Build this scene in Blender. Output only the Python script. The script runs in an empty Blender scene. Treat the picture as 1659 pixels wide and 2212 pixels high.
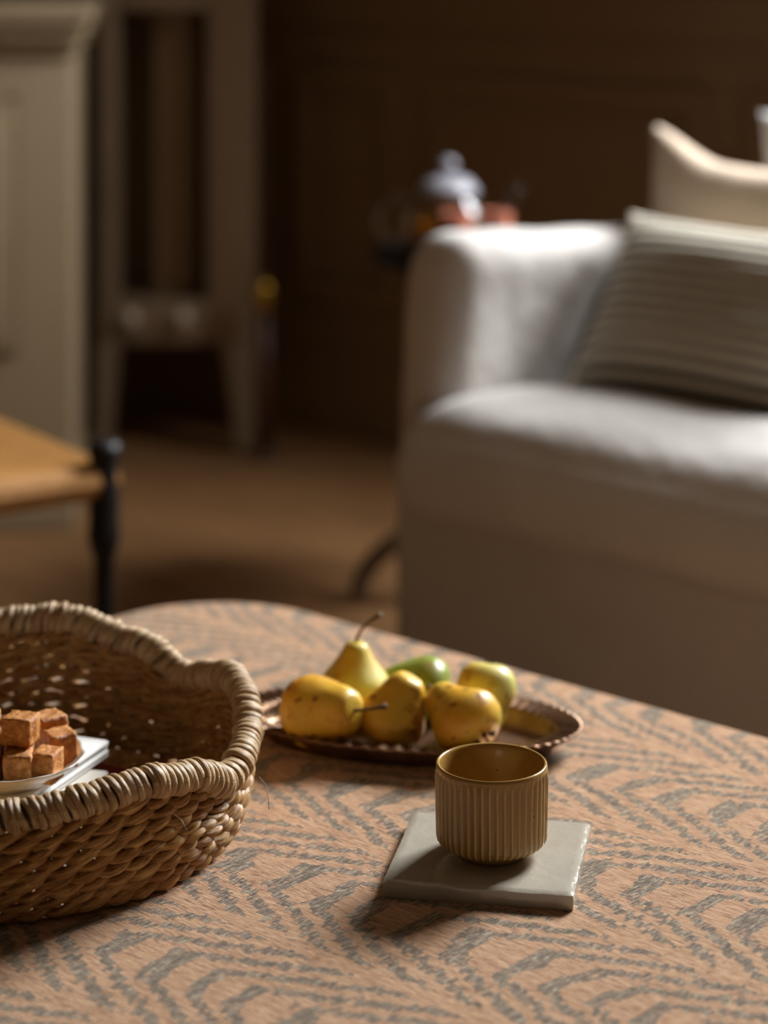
import bpy, bmesh, math, random
from mathutils import Vector, Matrix, noise

random.seed(7)
S = bpy.context.scene
COL = S.collection
PI = math.pi
R = math.radians

# ------------------------------------------------------------------ camera
CAM_Z = 1.164
cd = bpy.data.cameras.new('camera')
cam = bpy.data.objects.new('camera', cd)
COL.objects.link(cam)
cam.location = (0, 0, CAM_Z)
cam.rotation_euler = (R(90), 0, 0)          # level camera with a falling front (shift lens)
cd.sensor_fit = 'AUTO'
cd.sensor_width = 36
cd.lens = 85.0
cd.shift_y = -0.600
cd.clip_start = 0.05
cd.dof.use_dof = True
cd.dof.focus_distance = 1.80
cd.dof.aperture_fstop = 3.0
S.camera = cam

# ------------------------------------------------------------------ world, daylight, exposure
w = bpy.data.worlds.new('world')
S.world = w
w.use_nodes = True
bg = w.node_tree.nodes['Background']
bg.inputs[0].default_value = (1.0, 0.66, 0.36, 1)
bg.inputs[1].default_value = 0.046

WIN_U0, WIN_U1, WIN_Z0, WIN_Z1 = -1.74, -0.70, 1.25, 2.50
WALL_V = 3.98
ROOM = R(-40)
CU, SU = math.cos(ROOM), math.sin(ROOM)


def room(u, v, z=0.0):
    return Vector((u * CU - v * SU, u * SU + v * CU, z))


al = bpy.data.lights.new('window_daylight', 'AREA')
al.shape = 'RECTANGLE'
al.size = WIN_U1 - WIN_U0 - 0.1
al.size_y = WIN_Z1 - WIN_Z0 - 0.1
al.energy = 196
al.spread = R(155)
al.color = (0.96, 0.98, 1.0)
ao = bpy.data.objects.new('window_daylight', al)
COL.objects.link(ao)
ao.location = room((WIN_U0 + WIN_U1) / 2, WALL_V + 0.02, (WIN_Z0 + WIN_Z1) / 2)
ao.rotation_euler = (R(-70), 0, ROOM)              # sky light comes in from above

vs = S.view_settings
vs.view_transform = 'Standard'
vs.look = 'None'
vs.exposure = 0.16
vs.gamma = 1.0
vs.use_curve_mapping = False
S.cycles.use_denoising = True


# ------------------------------------------------------------------ helpers
def link(name, me, mat=None, parent=None, loc=None, rot=None):
    o = bpy.data.objects.new(name, me)
    COL.objects.link(o)
    if mat is not None and me is not None and len(me.materials) == 0:
        me.materials.append(mat)
    if parent is not None:
        o.parent = parent
    if loc is not None:
        o.location = loc
    if rot is not None:
        o.rotation_euler = rot
    return o


def mesh(name, verts, faces, smooth=True, uvs=None):
    me = bpy.data.meshes.new(name)
    me.from_pydata([tuple(v) for v in verts], [], faces)
    if uvs is not None:
        l = me.uv_layers.new(name='uv')
        for lp in me.loops:
            l.data[lp.index].uv = uvs[lp.vertex_index]
    if smooth:
        me.polygons.foreach_set('use_smooth', [True] * len(me.polygons))
    me.update()
    return me


def thing(name, label, cat, loc=(0, 0, 0), rotz=0.0, group=None):
    o = bpy.data.objects.new(name, None)
    COL.objects.link(o)
    o.empty_display_size = 0.05
    o.location = loc
    o.rotation_euler = (0, 0, rotz)
    tag(o, label, cat, group)
    return o


def tag(o, label, cat, group=None):
    o['label'] = label
    o['category'] = cat
    if group:
        o['group'] = group
    return o


def struct(o, label=None):
    o['kind'] = 'structure'
    if label:
        o['label'] = label
    return o


def boxes(name, bs, bevel=0.0, seg=2):
    """one mesh from boxes (x0,x1,y0,y1,z0,z1)"""
    bm = bmesh.new()
    for b in bs:
        x0, x1, y0, y1, z0, z1 = b
        r = bmesh.ops.create_cube(bm, size=1.0)
        for v in r['verts']:
            v.co = Vector(((x0 + x1) / 2 + v.co.x * (x1 - x0), (y0 + y1) / 2 + v.co.y * (y1 - y0), (z0 + z1) / 2 + v.co.z * (z1 - z0)))
    if bevel > 0:
        bmesh.ops.bevel(bm, geom=list(bm.edges), offset=bevel, segments=seg, affect='EDGES', profile=0.5)
    me = bpy.data.meshes.new(name)
    bm.to_mesh(me)
    bm.free()
    if bevel > 0:
        me.polygons.foreach_set('use_smooth', [True] * len(me.polygons))
        try:
            me.set_sharp_from_angle(angle=R(50))
        except Exception:
            pass
    return me


def tube(name, pts, rad, n=10, closed=False, cap=True, squash=1.0, crease=0.0, twist=0.0):
    """tube along pts; rad scalar or list"""
    N = len(pts)
    pts = [Vector(p) for p in pts]
    vs_, fs, uv = [], [], []
    up = Vector((0, 0, 1))
    nrm = None
    L = 0
    for i, p in enumerate(pts):
        if closed:
            t = (pts[(i + 1) % N] - pts[i - 1]).normalized()
        else:
            t = (pts[min(i + 1, N - 1)] - pts[max(i - 1, 0)]).normalized()
        if nrm is None:
            ref = up if abs(t.z) < 0.9 else Vector((1, 0, 0))
            nrm = (ref - t * ref.dot(t)).normalized()
        else:
            nrm = (nrm - t * nrm.dot(t)).normalized()
        b = t.cross(nrm)
        r = rad[i] if isinstance(rad, (list, tuple)) else rad
        if i:
            L += (p - pts[i - 1]).length
        for k in range(n):
            a = 2 * PI * k / n
            q = r * (1 + crease * math.cos(2 * a + twist * L) + crease * 0.6 * math.cos(3 * a - twist * 0.7 * L)) if crease else r
            vs_.append(p + nrm * (math.cos(a) * q) + b * (math.sin(a) * q * squash))
            uv.append((L, k / n))
    M = N if closed else N - 1
    for i in range(M):
        for k in range(n):
            a, b2 = i * n + k, i * n + (k + 1) % n
            c, d = ((i + 1) % N) * n + (k + 1) % n, ((i + 1) % N) * n + k
            fs.append((a, b2, c, d))
    if cap and not closed:
        fs.append(tuple(range(n - 1, -1, -1)))
        fs.append(tuple((N - 1) * n + k for k in range(n)))
    return mesh(name, vs_, fs, True, uv)


def lathe(name, prof, n=48, rfun=None, closed_profile=False):
    """revolve (r,z) profile; rfun(theta, r, z, i)->(r,z)"""
    vs_, fs, uv = [], [], []
    m = len(prof)
    for j in range(n):
        th = 2 * PI * j / n
        for i, (r, z) in enumerate(prof):
            if rfun:
                r, z = rfun(th, r, z, i)
            vs_.append((r * math.cos(th), r * math.sin(th), z))
            uv.append((j / n, i / max(1, m - 1)))
    mm = m if closed_profile else m - 1
    for j in range(n):
        for i in range(mm):
            a = j * m + i
            b = ((j + 1) % n) * m + i
            c = ((j + 1) % n) * m + (i + 1) % m
            d = j * m + (i + 1) % m
            fs.append((a, b, c, d))
    me = mesh(name, vs_, fs, True, uv)
    bm = bmesh.new()
    bm.from_mesh(me)
    bmesh.ops.remove_doubles(bm, verts=bm.verts, dist=1e-6)
    bmesh.ops.recalc_face_normals(bm, faces=bm.faces)
    bm.to_mesh(me)
    bm.free()
    me.polygons.foreach_set('use_smooth', [True] * len(me.polygons))
    return me


def rrect(hx, hy, r, k=10):
    out = []
    for cx, cy, a0 in ((hx - r, hy - r, 0), (-(hx - r), hy - r, 90), (-(hx - r), -(hy - r), 180), (hx - r, -(hy - r), 270)):
        for i in range(k + 1):
            a = R(a0 + 90 * i / k)
            out.append((cx + r * math.cos(a), cy + r * math.sin(a)))
    return out


def slab(name, hx, hy, r, prof, k=10, zfun=None):
    """rounded rectangle rings; prof = [(inset, z)], capped top and bottom"""
    vs_, fs = [], []
    n = 4 * (k + 1)
    for ins, z in prof:
        for x, y in rrect(hx - ins, hy - ins, max(r - ins, 0.001), k):
            vs_.append((x, y, z))
    for i in range(len(prof) - 1):
        for j in range(n):
            fs.append((i * n + j, i * n + (j + 1) % n, (i + 1) * n + (j + 1) % n, (i + 1) * n + j))
    fs.append(tuple(range(n - 1, -1, -1)))
    fs.append(tuple((len(prof) - 1) * n + j for j in range(n)))
    return mesh(name, vs_, fs)


def nz(x, y, z=0.0, s=1.0):
    return noise.noise(Vector((x * s, y * s, z * s)))


# ------------------------------------------------------------------ materials
class N:
    """small node-graph helper"""

    def __init__(self, name):
        self.m = bpy.data.materials.new(name)
        self.m.use_nodes = True
        self.t = self.m.node_tree
        self.b = self.t.nodes['Principled BSDF']

    def node(self, typ, **kw):
        n = self.t.nodes.new(typ)
        for k, v in kw.items():
            setattr(n, k, v)
        return n

    def put(self, sock, val):
        if isinstance(val, bpy.types.NodeSocket):
            self.t.links.new(val, sock)
        elif val is not None:
            if isinstance(val, (tuple, list)) and len(val) == 3 and sock.type == 'RGBA':
                val = (*val, 1)
            sock.default_value = val

    def math(self, op, a, b=None, c=None):
        n = self.node('ShaderNodeMath', operation=op)
        self.put(n.inputs[0], a)
        if b is not None:
            self.put(n.inputs[1], b)
        if c is not None:
            self.put(n.inputs[2], c)
        return n.outputs[0]

    def obj(self):
        return self.node('ShaderNodeTexCoord').outputs['Object']

    def uv(self):
        return self.node('ShaderNodeTexCoord').outputs['UV']

    def map(self, vec, loc=(0, 0, 0), rot=(0, 0, 0), scale=(1, 1, 1)):
        n = self.node('ShaderNodeMapping')
        self.put(n.inputs[0], vec)
        n.inputs[1].default_value = loc
        n.inputs[2].default_value = rot
        n.inputs[3].default_value = scale
        return n.outputs[0]

    def noise(self, vec, scale=5, detail=3, rough=0.55, out=0):
        n = self.node('ShaderNodeTexNoise')
        self.put(n.inputs['Vector'], vec)
        n.inputs['Scale'].default_value = scale
        n.inputs['Detail'].default_value = detail
        n.inputs['Roughness'].default_value = rough
        return n.outputs[out]

    def ramp(self, fac, stops):
        n = self.node('ShaderNodeValToRGB')
        self.put(n.inputs[0], fac)
        e = n.color_ramp.elements
        while len(e) < len(stops):
            e.new(0.5)
        for i, (p, c) in enumerate(stops):
            e[i].position = p
            if not isinstance(c, (tuple, list)):
                c = (c, c, c)
            e[i].color = (*c[:3], 1)
        return n.outputs[0]

    def mix(self, fac, a, b, blend='MIX'):
        n = self.node('ShaderNodeMix', data_type='RGBA', blend_type=blend)
        self.put(n.inputs[0], fac)
        self.put(n.inputs[6], a)
        self.put(n.inputs[7], b)
        return n.outputs[2]

    def sep(self, vec):
        n = self.node('ShaderNodeSeparateXYZ')
        self.put(n.inputs[0], vec)
        return n.outputs

    def comb(self, x=0.0, y=0.0, z=0.0):
        n = self.node('ShaderNodeCombineXYZ')
        for i, v in enumerate((x, y, z)):
            self.put(n.inputs[i], v)
        return n.outputs[0]

    def bump(self, h, strength=0.3, dist=0.002, normal=None):
        n = self.node('ShaderNodeBump')
        n.inputs['Strength'].default_value = strength
        n.inputs['Distance'].default_value = dist
        self.put(n.inputs['Height'], h)
        if normal is not None:
            self.put(n.inputs['Normal'], normal)
        return n.outputs[0]

    def done(self, col=None, rough=0.6, spec=None, metal=None, normal=None, sss=None, sss_r=None, coat=None, sheen=None, trans=None, ior=None):
        b = self.b.inputs
        self.put(b['Base Color'], col)
        self.put(b['Roughness'], rough)
        if spec is not None:
            self.put(b['Specular IOR Level'], spec)
        if metal is not None:
            self.put(b['Metallic'], metal)
        if normal is not None:
            self.put(b['Normal'], normal)
        if sss is not None:
            b['Subsurface Weight'].default_value = sss
            b['Subsurface Radius'].default_value = sss_r or (0.01, 0.005, 0.002)
            b['Subsurface Scale'].default_value = 1.0
        if coat is not None:
            b['Coat Weight'].default_value = coat
            b['Coat Roughness'].default_value = 0.12
        if sheen is not None:
            b['Sheen Weight'].default_value = sheen
        if trans is not None:
            b['Transmission Weight'].default_value = trans
        if ior is not None:
            b['IOR'].default_value = ior
        return self.m


def lin(r, g, b):
    f = lambda c: ((c / 255 + 0.055) / 1.055) ** 2.4 if c > 10.3 else c / 255 / 12.92
    return (f(r), f(g), f(b))


def plain(name, c, rough=0.6, var=0.12, scale=8, bump=0.0, **kw):
    g = N(name)
    o = g.obj()
    f = g.noise(o, scale, 4)
    col = g.mix(f, tuple(x * (1 - var) for x in c), tuple(min(1, x * (1 + var)) for x in c))
    nrm = g.bump(g.noise(o, scale * 12, 3), bump, 0.002) if bump else None
    return g.done(col, rough, normal=nrm, **kw)


def fabric(name, c, thread=700, bump=0.25, var=0.10, rough=0.95):
    g = N(name)
    o = g.obj()
    s = g.sep(o)
    wx = g.math('SINE', g.math('MULTIPLY', s[0], thread))
    wz = g.math('SINE', g.math('MULTIPLY', g.math('ADD', s[2], s[1]), thread))
    h = g.math('MULTIPLY', wx, wz)
    f = g.noise(o, 6, 4)
    col = g.mix(f, tuple(x * (1 - var) for x in c), tuple(min(1, x * (1 + var)) for x in c))
    wr = g.noise(o, 9, 3)
    nb = g.bump(wr, 0.35, 0.03)
    return g.done(col, rough, normal=g.bump(h, bump, 0.0006, nb), sheen=0.15, spec=0.2)


# --- ottoman cloth: nested chevrons woven yarn by yarn
def ottoman_cloth():
    g = N('kilim_cloth')
    o = g.obj()                                   # local x runs along the long side, y across
    s = g.sep(o)
    a, p = s[0], s[1]
    YW = 0.0042                                   # yarn pitch
    aq = g.math('MULTIPLY', g.math('FLOOR', g.math('DIVIDE', a, YW)), YW)
    YS = 0.0120                                   # the figure steps every few yarns
    astep = g.math('MULTIPLY', g.math('FLOOR', g.math('DIVIDE', a, YS)), YS)
    # jitter of every yarn along its own length
    jit = g.noise(g.comb(g.math('MULTIPLY', aq, 1.0), g.math('MULTIPLY', p, 0.04), 0.0), 210, 1)
    jit = g.math('MULTIPLY', g.math('SUBTRACT', jit, 0.5), 0.020)
    # slow wander of the woven figure
    wan = g.math('MULTIPLY', g.math('SUBTRACT', g.noise(o, 7, 1), 0.5), 0.030)
    pj = g.math('ADD', g.math('ADD', p, jit), g.math('MULTIPLY', wan, 0.6))
    P = 0.163
    tri = g.math('PINGPONG', g.math('ADD', pj, 5 * P + 0.203), P / 2)   # 0..P/2
    blunt = g.math('ADD', 0.006, g.math('MULTIPLY', g.noise(g.comb(g.math('MULTIPLY', a, 0.8), p, 0.0), 9.0, 1), 0.030))
    tri = g.math('MAXIMUM', tri, blunt)            # blunt tips
    v = g.math('SUBTRACT', g.math('ADD', g.math('ADD', g.math('MULTIPLY', astep, 0.55), g.math('MULTIPLY', a, 0.45)), wan), g.math('MULTIPLY', tri, 2.05))
    Sx = 0.0435
    ph = g.math('FRACT', g.math('DIVIDE', g.math('ADD', v, 10 * Sx + 0.012), Sx))
    dist = g.math('ABSOLUTE', g.math('SUBTRACT', ph, 0.5))              # 0 at line centre
    wv = g.math('MULTIPLY', g.noise(o, 34, 2), 0.14)
    thr = g.math('ADD', 0.172, wv)
    onbar = g.math('LESS_THAN', tri, g.math('ADD', blunt, 0.0005))
    thr = g.math('SUBTRACT', thr, g.math('MULTIPLY', onbar, 0.050))
    yj = g.math('SUBTRACT', g.noise(g.comb(g.math('MULTIPLY', aq, 1.0), g.math('MULTIPLY', p, 0.12), 3.0), 260, 1), 0.5)
    line = g.math('LESS_THAN', dist, g.math('ADD', thr, g.math('MULTIPLY', yj, 0.16)))
    # far points of the figure stay open
    openg = g.math('LESS_THAN', tri, 0.0735)
    line = g.math('MULTIPLY', line, openg)
    # frayed ground showing through the strokes
    fray = g.noise(g.map(o, scale=(420, 60, 1)), 1.0, 3)
    line = g.math('MULTIPLY', line, g.ramp(fray, [(0.36, 0.0), (0.42, 0.92)]))
    # fine thread relief
    rib = g.math('SINE', g.math('MULTIPLY', p, 2 * PI / 0.0019))
    weft = g.math('SINE', g.math('MULTIPLY', a, 2 * PI / 0.0021))
    fine = g.noise(g.map(o, scale=(90, 620, 1)), 1.0, 3)
    fineb = g.noise(g.map(o, scale=(650, 120, 1)), 1.0, 3)
    ground = g.ramp(fine, [(0.33, lin(126, 88, 57)), (0.43, lin(188, 142, 103)), (0.55, lin(201, 156, 117)), (0.68, lin(222, 183, 144))])
    ground = g.mix(g.math('MULTIPLY', g.noise(o, 16, 2), 0.35), ground, lin(172, 130, 94))
    yarn = g.ramp(fineb, [(0.33, lin(62, 51, 40)), (0.45, lin(108, 93, 74)), (0.55, lin(136, 121, 98)), (0.68, lin(190, 176, 150))])
    col = g.mix(line, ground, yarn)
    h = g.math('ADD', g.math('MULTIPLY', rib, 0.22), g.math('MULTIPLY', weft, 0.15))
    h = g.math('ADD', h, g.math('MULTIPLY', fine, 1.0))
    h = g.math('ADD', h, g.math('MULTIPLY', line, g.math('ADD', 0.5, g.math('MULTIPLY', fineb, 1.4))))
    return g.done(col, 0.9, spec=0.25, normal=g.bump(h, 0.9, 0.0014), sheen=0.3)


def straw(name, c_dark, c_mid, c_light, rough=0.42, along=60, across=26):
    g = N(name)
    u = g.uv()
    oi = g.node('ShaderNodeObjectInfo').outputs['Random']
    s = g.sep(u)
    vec = g.comb(g.math('MULTIPLY', s[0], along), g.math('MULTIPLY', s[1], across), g.math('MULTIPLY', oi, 37.0))
    f = g.noise(vec, 1.0, 4, 0.65)
    vec2 = g.comb(g.math('MULTIPLY', s[0], along * 0.35), g.math('MULTIPLY', s[1], across * 3.2), g.math('MULTIPLY', oi, 61.0))
    fib = g.noise(vec2, 1.0, 3, 0.6)
    big = g.noise(g.comb(g.math('MULTIPLY', s[0], 40), g.math('MULTIPLY', oi, 91.0), 0.0), 1.0, 2)
    col = g.ramp(g.math('ADD', g.math('MULTIPLY', f, 0.6), g.math('MULTIPLY', fib, 0.4)), [(0.36, c_dark), (0.48, c_mid), (0.62, c_light)])
    col = g.mix(g.ramp(big, [(0.4, 0.0), (0.62, 0.6)]), col, c_mid, 'MULTIPLY')
    f = g.math('ADD', f, fib)
    return g.done(col, rough, spec=0.45, normal=g.bump(f, 0.6, 0.0011))


M = {}
M['cloth'] = ottoman_cloth()
M['strand'] = straw('seagrass', lin(100, 66, 30), lin(188, 142, 78), lin(230, 192, 130), 0.31, 90, 14)
M['wrap'] = straw('rim_straw', lin(120, 92, 60), lin(196, 164, 120), lin(226, 202, 164), 0.45, 60, 12)
M['stake'] = plain('stake', lin(150, 112, 66), 0.6)
M['core'] = plain('rim_core', lin(60, 40, 24), 0.8)


def cup_mat():
    g = N('ochre_glaze')
    o = g.obj()
    s = g.sep(o)
    at = g.node('ShaderNodeAttribute', attribute_name='ridge').outputs['Fac']
    sp = g.node('ShaderNodeTexVoronoi')
    g.put(sp.inputs['Vector'], o)
    sp.inputs['Scale'].default_value = 130
    rnd = g.sep(sp.outputs['Color'])[0]
    speck = g.math('MULTIPLY', g.math('LESS_THAN', sp.outputs['Distance'], 0.10), g.math('GREATER_THAN', rnd, 0.72))
    base = g.mix(g.noise(o, 40, 3), lin(152, 116, 56), lin(166, 130, 68))
    base = g.mix(at, base, lin(204, 176, 128))
    col = g.mix(speck, base, lin(60, 40, 20))
    return g.done(col, 0.20, spec=0.5, normal=g.bump(g.noise(o, 300, 2), 0.04, 0.001))


def tile_mat():
    g = N('tile_glaze')
    o = g.obj()
    f = g.noise(o, 30, 4)
    col = g.mix(f, lin(168, 160, 144), lin(192, 185, 170))
    h = g.noise(o, 85, 3, 0.6)
    return g.done(col, 0.14, spec=0.5, normal=g.bump(h, 0.36, 0.002), coat=0.5)


def pear_mat(name, c0, c1, c2, spots=0.5):
    g = N(name)
    o = g.obj()
    rnd = g.node('ShaderNodeObjectInfo').outputs['Random']
    s = g.sep(o)
    oo = g.comb(g.math('ADD', s[0], g.math('MULTIPLY', rnd, 9.0)), s[1], s[2])
    big = g.noise(oo, 22, 2)
    col = g.ramp(big, [(0.3, c0), (0.5, c1), (0.72, c2)])
    rus = g.noise(oo, 70, 4, 0.7)
    fac = g.ramp(rus, [(0.52, 0.0), (0.64, 1.0)])
    where = g.ramp(g.noise(oo, 34, 2), [(0.50, 0.0), (0.60, 1.0)])
    col = g.mix(g.math('MULTIPLY', g.math('MULTIPLY', fac, where), 0.7), col, lin(150, 92, 30))
    vo = g.node('ShaderNodeTexVoronoi')
    g.put(vo.inputs['Vector'], oo)
    vo.inputs['Scale'].default_value = 84
    rr = g.sep(vo.outputs['Color'])[0]
    sp = g.math('MULTIPLY', g.math('LESS_THAN', vo.outputs['Distance'], g.math('MULTIPLY', g.math('SUBTRACT', g.noise(oo, 170, 3), 0.18), 0.85)), g.math('GREATER_THAN', rr, 1 - spots * 0.8))
    col = g.mix(g.math('MULTIPLY', sp, 0.74), col, lin(116, 66, 22))
    fine = g.noise(oo, 520, 2)
    col = g.mix(g.math('MULTIPLY', g.math('GREATER_THAN', fine, 0.66), 0.25), col, lin(150, 110, 40))
    return g.done(col, 0.40, spec=0.45, normal=g.bump(g.noise(oo, 240, 3), 0.14, 0.001), sss=0.10, sss_r=(0.006, 0.004, 0.001))


M['cup'] = cup_mat()
M['tile'] = tile_mat()
M['pear_yellow'] = pear_mat('pear_yellow', lin(212, 148, 34), lin(220, 174, 54), lin(208, 186, 76))
M['pear_pale'] = pear_mat('pear_pale', lin(214, 172, 66), lin(216, 196, 96), lin(206, 202, 118), 0.25)
M['pear_green'] = pear_mat('pear_green', lin(128, 142, 50), lin(146, 158, 66), lin(164, 170, 84), 0.2)
M['stem'] = plain('pear_stem', lin(92, 66, 30), 0.7, 0.3, 60, 0.3)
M['calyx'] = plain('pear_calyx', lin(50, 32, 20), 0.9, 0.3, 80, 0.3)


def tray_mat():
    g = N('patinated_metal')
    o = g.obj()
    f = g.noise(o, 26, 5, 0.65)
    col = g.ramp(f, [(0.3, lin(92, 66, 46)), (0.55, lin(138, 104, 76)), (0.75, lin(165, 134, 104))])
    ro = g.ramp(f, [(0.3, 0.42), (0.7, 0.28)])
    return g.done(col, ro, metal=0.75, normal=g.bump(g.noise(o, 120, 3), 0.08, 0.001))


M['tray'] = tray_mat()
M['china'] = plain('white_china', lin(226, 224, 214), 0.22, 0.03, 10, spec=0.5)
M['paper'] = plain('white_paper', lin(226, 224, 220), 0.8, 0.04, 30)
M['paper2'] = plain('cream_paper', lin(206, 200, 188), 0.8, 0.05, 30)
M['red'] = plain('crimson_cover', lin(126, 26, 36), 0.4, 0.25, 20)


def fudge_mat():
    g = N('fudge')
    o = g.obj()
    rnd = g.node('ShaderNodeObjectInfo').outputs['Random']
    s = g.sep(o)
    oo = g.comb(g.math('ADD', s[0], g.math('MULTIPLY', rnd, 5.0)), s[1], s[2])
    f = g.noise(oo, 190, 5, 0.7)
    col = g.ramp(f, [(0.34, lin(150, 92, 36)), (0.5, lin(198, 126, 54)), (0.66, lin(228, 170, 100))])
    ro = g.ramp(g.noise(oo, 200, 3), [(0.35, 0.25), (0.6, 0.6)])
    return g.done(col, ro, spec=0.5, normal=g.bump(f, 0.8, 0.003), sss=0.12, sss_r=(0.006, 0.003, 0.001))


M['fudge'] = fudge_mat()
M['linen'] = fabric('sofa_linen', lin(188, 183, 178))
M['linen_beige'] = fabric('beige_linen', lin(200, 180, 158), 600)
M['linen_grey'] = fabric('grey_linen', lin(196, 194, 194), 600)


def stripe_mat():
    g = N('ribbed_cushion')
    o = g.obj()
    s = g.sep(o)
    at = g.node('ShaderNodeAttribute', attribute_name='groove').outputs['Fac']
    f = g.noise(g.map(o, scale=(20, 20, 160)), 1.0, 3)
    base = g.mix(f, lin(204, 196, 178), lin(226, 220, 204))
    col = g.mix(at, base, lin(50, 42, 32))
    th = g.math('SINE', g.math('MULTIPLY', s[0], 1500))
    return g.done(col, 0.95, spec=0.2, normal=g.bump(th, 0.2, 0.0006))


M['stripe'] = stripe_mat()


def wood_floor():
    g = N('floor_wood')
    o = g.obj()
    f = g.noise(g.map(o, scale=(1.2, 14, 1)), 3.0, 4)
    col = g.ramp(f, [(0.3, lin(112, 78, 46)), (0.7, lin(148, 108, 68))])
    return g.done(col, 0.55, normal=g.bump(f, 0.1, 0.003))


M['floor'] = wood_floor()
M['rug'] = plain('jute', lin(176, 142, 102), 0.95, 0.15, 30, 0.4)
M['wall'] = plain('wall_paint', lin(126, 98, 66), 0.7, 0.05, 3)
M['ceiling'] = plain('ceiling_paint', lin(120, 104, 84), 0.9, 0.03, 3)
M['pale_paint'] = plain('pale_paint', lin(146, 127, 98), 0.55, 0.05, 5)
M['pale_paint2'] = plain('stone_paint', lin(136, 114, 88), 0.55, 0.06, 5)
M['dark_panel'] = plain('taupe_panel', lin(140, 114, 84), 0.6, 0.06, 5)
M['black'] = plain('black_paint', lin(22, 20, 20), 0.5, 0.1, 10, spec=0.3)
M['rush'] = plain('rush', lin(164, 114, 52), 0.7, 0.25, 60, 0.4)
M['bronze'] = plain('brown_metal', lin(96, 76, 56), 0.5, 0.15, 12)
M['brass'] = plain('brass', lin(190, 150, 60), 0.35, 0.1, 12, metal=0.9)
M['mahogany'] = plain('mahogany', lin(74, 40, 22), 0.45, 0.15, 12)
M['coral'] = plain('coral_glaze', lin(178, 108, 84), 0.3, 0.08, 12)
M['knob'] = plain('knob_white', lin(206, 192, 168), 0.35, 0.05, 12)
M['window_paint'] = plain('window_paint', lin(200, 190, 170), 0.5, 0.03, 5)
gg = N('glass')
M['glass'] = gg.done((0.95, 0.97, 0.98), 0.03, trans=1.0, ior=1.45)
gg = N('tea')
M['tea'] = gg.done(lin(204, 130, 24), 0.05, trans=0.75, ior=1.33)

# ------------------------------------------------------------------ the room
fl = link('floor', boxes('floor', [(-6.2, 2.6, -2.2, 4.2, -0.08, 0)]), M['floor'], rot=(0, 0, ROOM))
struct(fl, 'brown wooden floor')
ce = link('ceiling', boxes('ceiling', [(-6.2, 2.6, -1.2, 4.2, 2.75, 2.85)]), M['ceiling'], rot=(0, 0, ROOM))
struct(ce, 'plain ceiling')
T0, T1 = WALL_V, WALL_V + 0.16
wb = link('wall_back', boxes('wall_back', [
    (-6.2, WIN_U0, T0, T1, 0, 2.75), (WIN_U1, 2.6, T0, T1, 0, 2.75),
    (WIN_U0, WIN_U1, T0, T1, 0, WIN_Z0), (WIN_U0, WIN_U1, T0, T1, WIN_Z1, 2.75)]), M['wall'], rot=(0, 0, ROOM))
struct(wb, 'dark brown panelled wall behind the sofa')
wl = link('wall_left', boxes('wall_left', [(-5.36, -5.2, -2.2, 3.98, 0, 2.75)]), M['wall'], rot=(0, 0, ROOM))
struct(wl, 'dark brown wall at the left')


def moulding(u0, u1, z0, z1, wd=0.035, dp=0.022):
    y1, y0 = T0, T0 - dp
    bs = [(u0, u1, y0, y1, z0, z0 + wd), (u0, u1, y0, y1, z1 - wd, z1),
          (u0, u0 + wd, y0, y1, z0 + wd, z1 - wd), (u1 - wd, u1, y0, y1, z0 + wd, z1 - wd)]
    return link('panel_moulding', boxes('panel_moulding', bs), M['wall'], wb)


for u0, u1 in ((-4.9, -4.25), (-4.15, -3.68), (-3.58, -3.29), (-3.20, -2.52), (-2.42, -1.98), (-1.88, -1.30), (-1.20, -0.66), (-0.5, 0.6)):
    moulding(u0, u1, 0.29, 0.79)
for u0, u1 in ((-4.9, -4.25), (-4.15, -3.29), (-3.20, -2.15), (-0.45, 0.6)):
    moulding(u0, u1, 1.08, 2.45)
dr = link('trim_1', boxes('trim_1', [(-5.2, 2.6, T0 - 0.03, T0, 0.90, 0.955), (-5.2, 2.6, T0 - 0.05, T0, 0.955, 0.975)]), M['wall'], rot=(0, 0, ROOM))
struct(dr, 'brown dado rail along the panelled wall')
bb = link('baseboard_back', boxes('baseboard_back', [(-5.2, 2.6, T0 - 0.022, T0, 0, 0.15), (-5.2, 2.6, T0 - 0.012, T0, 0.15, 0.175)]), M['wall'], rot=(0, 0, ROOM))
struct(bb, 'brown baseboard of the panelled wall')

wn = thing('window_1', 'x', 'window', (0, 0, 0), ROOM)
del wn['category']
struct(wn, 'tall painted window right of the sofa, outside the picture')
uw = (WIN_U0 + WIN_U1) / 2
link('window_frame', boxes('window_frame', [
    (WIN_U0, WIN_U0 + 0.06, T0 + 0.03, T1, WIN_Z0, WIN_Z1), (WIN_U1 - 0.06, WIN_U1, T0 + 0.03, T1, WIN_Z0, WIN_Z1),
    (WIN_U0 + 0.06, WIN_U1 - 0.06, T0 + 0.03, T1, WIN_Z0, WIN_Z0 + 0.06), (WIN_U0 + 0.06, WIN_U1 - 0.06, T0 + 0.03, T1, WIN_Z1 - 0.06, WIN_Z1),
    (uw - 0.02, uw + 0.02, T0 + 0.05, T1 - 0.02, WIN_Z0 + 0.06, WIN_Z1 - 0.06)]), M['window_paint'], wn)
for a0, a1 in ((WIN_U0 + 0.06, uw - 0.02), (uw + 0.02, WIN_U1 - 0.06)):
    link('pane', boxes('pane', [(a0, a1, T0 + 0.09, T0 + 0.096, WIN_Z0 + 0.06, WIN_Z1 - 0.06)]), M['glass'], wn)
link('window_sill', boxes('window_sill', [(WIN_U0 - 0.05, WIN_U1 + 0.05, T0 - 0.06, T0 - 0.001, WIN_Z0 - 0.035, WIN_Z0)], 0.006), M['window_paint'], wn)

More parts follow.
